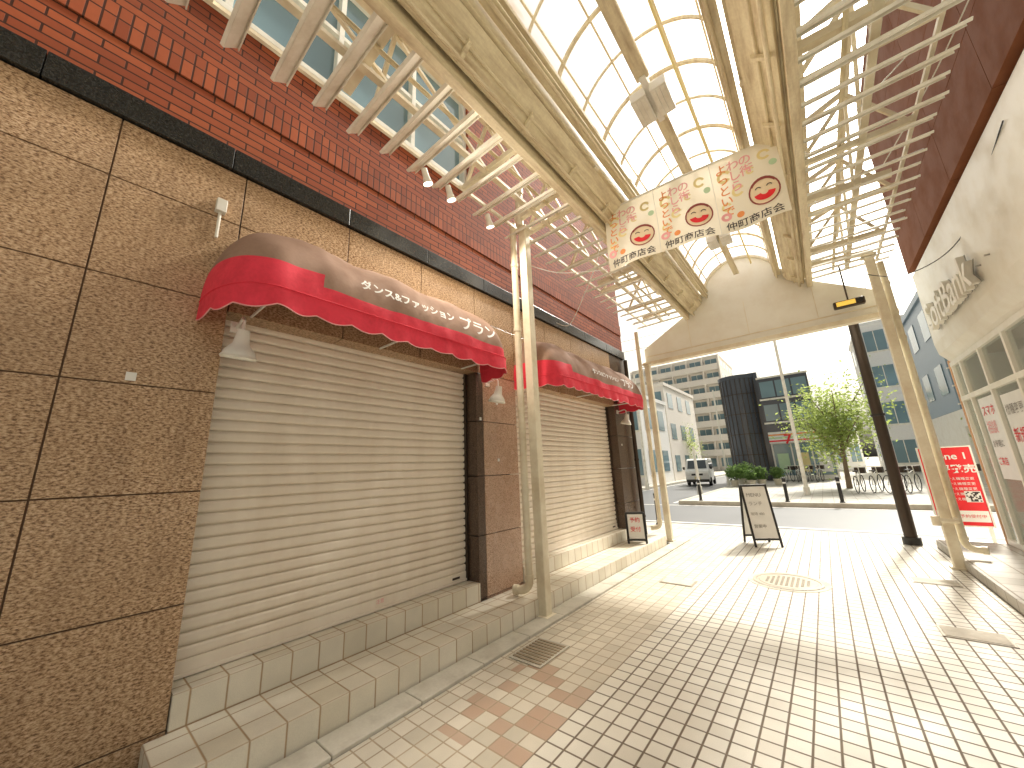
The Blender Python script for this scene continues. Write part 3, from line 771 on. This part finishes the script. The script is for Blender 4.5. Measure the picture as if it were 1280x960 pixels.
street_pole(-4.7, 26, 6, .07, WHITE, None, 'sign_pole')
street_pole(-4.9, 20, 2.3, .09, WHITE, None, 'sign_pole')
def leafmat(name, a, b):
    k = NT(name); c = k.ramp(k.noise(2.5, 2), [(.35, a), (.65, b)])
    oi = k.new('ShaderNodeNewGeometry')
    c = k.mix(k.math('MULTIPLY', oi.outputs['Random Per Island'], .5), c, tuple(x*1.7 for x in b)); k.base(c); k.rough(.6)
    tl = k.new('ShaderNodeBsdfTranslucent'); k.inp(tl.inputs[0], tuple(min(.95, x*2.8) for x in b))
    mxs = k.new('ShaderNodeMixShader'); mxs.inputs[0].default_value = .5
    k.link(k.b.outputs[0], mxs.inputs[1]); k.link(tl.outputs[0], mxs.inputs[2]); k.link(mxs.outputs[0], k.out.inputs[0]); return k.m
LEAF = leafmat('leaves', (.08, .12, .03), (.19, .23, .07)); LEAFB = leafmat('shrub_leaves', (.05, .09, .03), (.10, .16, .045))
BARK = paint('bark', (.24, .18, .12), .9, dirt=.6)
def tree(x, y, base, zt, rad, n=5500, seed=1, name='street_tree'):
    rnd = random.Random(seed); P = empty(name); g = Geo()
    top = Vector((x + .1, y, base + (zt - base)*.45))
    g.tube([(x, y, base), (x + .03, y, base + .8), top], [.12, .09, .07], 10)
    tips = []
    for i in range(13):
        a = i*2.4 + rnd.random(); l = rad*rnd.uniform(.45, .95); up = rnd.uniform(-.05, 1.0)*(zt - top.z)
        st_ = Vector((x + .05, y, base + (zt-base)*rnd.uniform(.25, .48)))
        e = Vector((x + math.cos(a)*l, y + math.sin(a)*l, st_.z + up)); mid = (st_ + e)/2 + Vector((0, 0, .15))
        g.tube([st_, mid, e], [.045, .03, .01], 6); tips.append(e); tips.append(mid)
        for q in range(2):
            e2 = mid + Vector((rnd.uniform(-.6, .6), rnd.uniform(-.6, .6), rnd.uniform(.1, .8)))*rad*.5; g.tube([mid, e2], [.02, .006], 5); tips.append(e2)
    g.obj('trunk_and_limbs', BARK, P, True)
    vs = []; fs = []
    for i in range(n):
        t = tips[rnd.randrange(len(tips))]; s_ = rad*.22
        p = t + Vector((rnd.gauss(0, s_), rnd.gauss(0, s_), rnd.gauss(0, s_*.9)))
        sz = rnd.uniform(.045, .10); a = Vector((rnd.gauss(0,1), rnd.gauss(0,1), rnd.gauss(0,.6))).normalized(); b = a.cross(Vector((rnd.gauss(0,1), rnd.gauss(0,1), rnd.gauss(0,1)))).normalized()
        k2 = len(vs); vs += [p - a*sz, p + b*sz*.5, p + a*sz, p - b*sz*.5]; fs.append((k2, k2+1, k2+2, k2+3))
    mesh('foliage', vs, fs, LEAF, P)
tree(.65, 23, .1, 5.2, 1.9, 6500)
tree(6.5, 21, .1, 5.6, 1.9, 5000, 5)
tree(-10.6, 40, .1, 5.6, 1.9, 3000, 9)
def shrub(x, y, r, seed):
    rnd = random.Random(seed); P = empty('potted_shrub')
    lathe([(.0, .1), (.16, .1), (.22, .42), (.24, .42), (.24, .46), (.2, .46), (.19, .42), (0, .42)], Matrix.Translation((x, y, 0)), 16).obj('pot', CONC, P, True)
    vs = []; fs = []
    for i in range(500):
        d = Vector((rnd.gauss(0,1), rnd.gauss(0,1), rnd.gauss(0,1))).normalized()*r*rnd.uniform(.4, 1)*(1 + .35*noise.noise(Vector((i*.1, x, y))))
        p = Vector((x, y, .5 + r*.8)) + d; sz = rnd.uniform(.05, .1); a = Vector((rnd.gauss(0,1), rnd.gauss(0,1), rnd.gauss(0,1))).normalized(); b = a.cross(d).normalized()
        k2 = len(vs); vs += [p - a*sz, p + b*sz*.5, p + a*sz, p - b*sz*.5]; fs.append((k2, k2+1, k2+2, k2+3))
    mesh('leaves', vs, fs, LEAFB, P)
for i, (x, y, r) in enumerate(((-4.2, 25, .45), (-3.6, 25.4, .55), (-2.9, 25.2, .4), (-4.1, 27, .5), (-2.2, 26, .35), (-3.3, 24.6, .3))): shrub(x, y, r, i)
def bicycle(x, y, rot):
    P = empty('bicycle'); M = Matrix.Translation((x, y, .1)) @ Matrix.Rotation(rot, 4, 'Z')
    g = Geo(); T2 = lambda p: M @ Vector(p)
    for wx in (-.52, .52):
        g.tube([T2((wx + .32*math.cos(t*math.pi/10), 0, .33 + .32*math.sin(t*math.pi/10))) for t in range(21)], .016, 6, False)
        for q in range(6):
            t = q*math.pi/3; g.tube([T2((wx, 0, .33)), T2((wx + .31*math.cos(t), 0, .33 + .31*math.sin(t)))], .003, 4)
    g.obj('wheels', RUBBER, P, True)
    g = Geo()
    for a, b in (((-.52,0,.33),(-.1,0,.3)), ((-.1,0,.3),(-.22,0,.8)), ((-.1,0,.3),(.38,0,.75)), ((-.2,0,.7),(.38,0,.8)), ((.52,0,.33),(.36,0,.95)), ((-.52,0,.33),(-.2,0,.7)), ((.36,-.25,.98),(.36,.25,.98))): g.tube([T2(a), T2(b)], .015, 6)
    g.obj('frame', SLAT, P, True)
    Geo().box((-.34,-.07,.8), (-.1,.07,.85), M=M).obj('saddle', BLACK, P, bevel=.02)
    Geo().box((.45,-.15,.72), (.75,.15,.95), M=M).obj('basket', DARK, P)
for i in range(7): bicycle(.9 + i*.5, 20.5 + random.uniform(-.2, .2), math.radians(70 + random.uniform(-8, 8)))
for i in range(4): bicycle(-1.9 + i*.5, 29.5, math.radians(80 + random.uniform(-8, 8)))
def van(x, y, rot, col):
    P = empty('parked_van'); M = Matrix.Translation((x, y, -.02)) @ Matrix.Rotation(rot, 4, 'Z')
    body = paint('car_paint', col, .25, dirt=.1, fine=0); w = .74
    prof = [(-1.65,.28),(-1.68,.6),(-1.62,1.0),(-1.40,1.12),(-1.05,1.72),(-.8,1.82),(1.55,1.82),(1.68,1.6),(1.7,.3)]
    vs = []; n = len(prof)
    for sx in (-1, 1):
        for (py, pz) in prof: vs.append(M @ Vector((sx*(w - (.08 if pz > 1.2 else 0)), py, pz)))
    fs = [tuple(range(n)), tuple(range(2*n-1, n-1, -1))] + [(i, i+n, (i+1) % n + n, (i+1) % n) for i in range(n)]
    Geo().add(vs, fs).obj('body', body, P, bevel=.05)
    def q(pts, mat, nm): Geo().add([M @ Vector(p) for p in pts], [tuple(range(len(pts)))]).obj(nm, mat, P)
    q([(-.60,-1.415,1.15),(.60,-1.415,1.15),(.55,-1.085,1.7),(-.55,-1.085,1.7)], GLASS, 'windscreen')
    for s_ in (-1, 1):
        q([(s_*.745,-1.25,1.15),(s_*.745,-.5,1.15),(s_*.69,-.5,1.66),(s_*.69,-.98,1.66)], GLASS, 'side_window')
        q([(s_*.745,-.4,1.15),(s_*.745,1.45,1.15),(s_*.69,1.45,1.66),(s_*.69,-.4,1.66)], GLASS, 'rear_side_window')
        for wy in (-1.1, 1.15): lathe([(0,0),(.27,0),(.27,.16),(0,.16)], M @ Matrix.Translation((s_*.6 - (.16 if s_ < 0 else 0) + .02, wy, .28)) @ Matrix.Rotation(math.radians(90), 4, 'Y'), 20).obj('wheel', RUBBER, P)
        Geo().box((s_*.68,-1.72,.68), (s_*.42,-1.64,.88), M=M).obj('headlight', PWHT, P, bevel=.02)
        Geo().box((s_*.78,-1.3,1.1), (s_*.92,-1.2,1.28), M=M).obj('mirror', BLACK, P, bevel=.02)
    Geo().box((-.35,-1.72,.70), (.35,-1.66,.82), M=M).box((-.7,-1.74,.26), (.7,-1.6,.44), M=M).obj('grille_bumper', BLACK, P, bevel=.02)
    Geo().box((-.17,-1.76,.46), (.17,-1.74,.62), M=M).obj('plate', PYEL, P)
van(-7.0, 29.5, math.radians(6), (.85, .85, .82))
van(-5.9, 46, math.radians(4), (.35, .37, .4))

# ------------------------------------------------------------------ far buildings
def slab(name, x0, x1, y0, y1, h, wall, storeys, bays, glass=GLASS, balcony=False, parent=None, z0=.0):
    P = parent or empty(name); box('walls', (x0, y0, z0), (x1, y1, h), wall, P)
    sh = (h - z0)/storeys; g = Geo(); gb = Geo(); gr = Geo(); bw = (x1 - x0)/bays
    for s_ in range(storeys):
        for b in range(bays):
            xa = x0 + bw*(b + .15); xb = x0 + bw*(b + .85)
            g.box((xa, y0 - .03, z0 + s_*sh + sh*.25), (xb, y0 - .01, z0 + s_*sh + sh*.82))
            gr.box((xa - .06, y0 - .05, z0 + s_*sh + sh*.2), (xb + .06, y0 - .0, z0 + s_*sh + sh*.245)); gr.box(((xa+xb)/2 - .03, y0 - .045, z0 + s_*sh + sh*.25), ((xa+xb)/2 + .03, y0 - .031, z0 + s_*sh + sh*.82))
        if balcony and s_: gb.box((x0 + .2, y0 - 1.2, z0 + s_*sh - .1), (x1 - .2, y0 - .06, z0 + s_*sh + .1)); gb.box((x0 + .2, y0 - 1.2, z0 + s_*sh + .11), (x1 - .2, y0 - 1.1, z0 + s_*sh + 1.1))
        if balcony:
            for b in range(bays + 1): gb.box((x0 + bw*b - .1, y0 - 1.1, z0 + s_*sh + .1), (x0 + bw*b + .1, y0 - .05, z0 + (s_+1)*sh - .1))
    g.obj('windows', glass, P); gr.obj('window_trim', SLAT, P)
    if balcony: gb.obj('balconies', wall, P)
    ys = Geo(); nb = max(1, int((y1 - y0)/3))
    for s_ in range(storeys):
        for b in range(nb):
            for xs in ((x1 + .01, x1 + .03), (x0 - .03, x0 - .01)): ys.box((xs[0], y0 + 3*b + .8, z0 + s_*sh + sh*.3), (xs[1], y0 + 3*b + 2.2, z0 + s_*sh + sh*.8))
    ys.obj('side_windows', glass, P)
    Geo().box((x0 - .1, y0 - .1, h), (x1 + .1, y1 + .1, h + .3)).obj('parapet', wall, P); return P
LWALL = flat('apartment_wall', (.9, .84, .76), .8); WWALL = flat('white_wall', (.92, .91, .88), .8)
DWALL = flat('dark_tile_wall', (.10, .11, .13), .2); BWALL = flat('blue_grey_wall', (.26, .36, .46), .35)
slab('apartment_building', -30, -12.5, 80, 95, 22, LWALL, 8, 6, GLASS_B, balcony=True)
slab('apartment_building', -50, -32, 70, 85, 16, WWALL, 6, 6, GLASS_B, balcony=True)
slab('white_shop_house', -15, -9.9, 27, 33, 6.5, WWALL, 2, 3, GLASS_B)
slab('white_shop_house', -15, -10.1, 34, 44, 8.5, LWALL, 3, 3, GLASS_B)
slab('distant_office_building', -11.5, -3, 110, 125, 14, WWALL, 5, 5, GLASS_B)
CS = empty('convenience_store_building')
lathe([(1.25, .1), (1.25, 7.6), (1.32, 7.6), (1.32, 7.9), (0, 7.9)], Matrix.Translation((-4.2, 33.2, 0)), 40).obj('round_corner', DWALL, CS, True)
g = Geo()
for i in range(24):
    a = 2*math.pi*i/24; g.box((-4.2 + 1.26*math.cos(a) - .02, 33.2 + 1.26*math.sin(a) - .02, .1), (-4.2 + 1.26*math.cos(a) + .02, 33.2 + 1.26*math.sin(a) + .02, 7.6))
for z in (1.9, 3.4, 4.9, 6.4): lathe([(1.255, z), (1.275, z), (1.275, z + .05), (1.255, z + .05)], Matrix.Translation((-4.2, 33.2, 0)), 40).obj('floor_band', DARK, CS)
g.obj('round_corner_fins', DARK, CS)
box('walls_upper', (-2.8, 32, 3.4), (.1, 42, 7.4), DWALL, CS); box('walls_side', (-3.8, 32.6, .1), (-2.8, 42, 8), DWALL, CS)
g = Geo()
for z in (4.2, 5.9):
    for i in range(3): g.box((-2.7 + i*.93, 31.97, z), (-1.87 + i*.93, 31.99, z + 1.15))
g.obj('upper_windows', GLASS_B, CS)
g = Geo()
for z in (4.1, 5.8, 7.4): g.box((-2.85, 31.9, z - .12), (.15, 31.99, z))
g.obj('string_courses', SLAT, CS)
def store(x0, x1, y, P, h=3.4):
    box('store_body', (x0, y + .5, .1), (x1, y + 8, h - .01), WHITE, P); box('sign_band', (x0, y - .1, h - .8), (x1, y + .5, h - .012), PWHT, P)
    for k2, (m_, dz) in enumerate(((PORG, .17), (PGRN, .38), (PRED, .59))): box('stripe', (x0, y - .115, h - dz - .10), (x1, y - .101, h - dz), m_, P)
    box('glazing', (x0 + .1, y + .44, .4), (x1 - .1, y + .47, h - .85), GLASS_B, P)
    g = Geo(); n = int((x1-x0)/1.1)
    for i in range(n+1): xx = x0 + (x1-x0-.08)*i/n; g.box((xx, y + .38, .1), (xx + .08, y + .43, h - .81))
    g.box((x0, y + .37, .1), (x1, y + .379, .4)); g.obj('mullions', WHITE, P)
    for i in range(n): box('window_poster', (x0 + 1.1*i + .25, y + .40, .6), (x0 + 1.1*i + .9, y + .42, 1.9), random.choice([PWHT, PWHT, PYEL, PGRN]), P)
store(-2.75, .6, 31.9, CS)
text('store_number', '7', .9, (-1.9, 31.77, 2.55), (1,0,0), (0,0,1), PRED, CS, bold=.02)
BB = slab('blue_office_building', 5.2, 14, 26, 38, 9.2, BWALL, 2, 5, GLASS_B, z0=3.4)
g = Geo()
for i in range(7): g.box((5.15, 25.8, 3.6 + i*.85), (14.05, 25.94, 3.66 + i*.85))
g.obj('fins', SLAT, BB); store(5.2, 14, 25.7, BB)
slab('white_office_building', 4.4, 16, 45, 55, 13, WWALL, 4, 6, GLASS_B)
slab('white_office_building', -1.5, 3.6, 60, 68, 7, WWALL, 2, 4, GLASS_B)
slab('side_building', 14.5, 26, 22, 36, 11, LWALL, 4, 5)
up = empty('utility_pole')
Geo().tube([(-9.8, 22, 0), (-9.8, 22, 10)], [.17, .11], 14).beam((-10.6, 22, 9.2), (-9.0, 22, 9.2), .08, .08).obj('shaft', CONC, up, True)
for z in (9.3, 8.6): wire([(-60, 21, z + .4), (-35, 21.5, z - .3), (-9.8, 22, z), (10, 22.3, z - .5), (40, 22.8, z + .3)], .012, BLACK, 'overhead_wire')

# ------------------------------------------------------------------ light
w = bpy.data.worlds.new('World'); scene.world = w; w.use_nodes = True
nt = w.node_tree; bg = nt.nodes['Background']
sk_ = nt.nodes.new('ShaderNodeTexSky'); sk_.sky_type = 'NISHITA'; sk_.sun_disc = False
sk_.sun_elevation = SUN_EL; sk_.sun_rotation = SUN_AZ; sk_.dust_density = 9.0; sk_.air_density = 1.6
hs = nt.nodes.new('ShaderNodeHueSaturation'); hs.inputs['Saturation'].default_value = .25
nt.links.new(sk_.outputs[0], hs.inputs['Color'])
mw = nt.nodes.new('ShaderNodeMix'); mw.data_type = 'RGBA'; mw.blend_type = 'MULTIPLY'; mw.inputs[0].default_value = 1; mw.inputs[7].default_value = (1.0, .985, .90, 1)
nt.links.new(hs.outputs[0], mw.inputs[6]); nt.links.new(mw.outputs[2], bg.inputs[0]); bg.inputs[1].default_value = .15
sl = bpy.data.lights.new('sun', 'SUN'); sl.energy = 5; sl.angle = math.radians(5.0); sl.color = (1, .955, .87)
so = bpy.data.objects.new('sun', sl); COL.objects.link(so)
sv = Vector((math.sin(SUN_AZ)*math.cos(SUN_EL), math.cos(SUN_AZ)*math.cos(SUN_EL), math.sin(SUN_EL)))
so.rotation_euler = sv.to_track_quat('Z', 'Y').to_euler()

# ------------------------------------------------------------------ camera
cd = bpy.data.cameras.new('camera'); cam = bpy.data.objects.new('camera', cd); COL.objects.link(cam)
F = Vector((390, 92, 460)).normalized(); V = Vector((-80, -1930, 460)); V = (V - F*V.dot(F)).normalized(); X = F.cross(V)
right = Vector((X.x, F.x, V.x)); down = Vector((X.y, F.y, V.y)); fwd = Vector((X.z, F.z, V.z))
Mt = Matrix((right, -down, -fwd)).transposed().to_4x4(); Mt.translation = (0, 0, 1.5)
cam.matrix_world = Mt; cd.sensor_width = 36; cd.lens = 36*460/1280; cd.clip_start = .05; cd.clip_end = 1500
scene.camera = cam
scene.view_settings.view_transform = 'Standard'; scene.view_settings.look = 'None'; scene.view_settings.exposure = 0
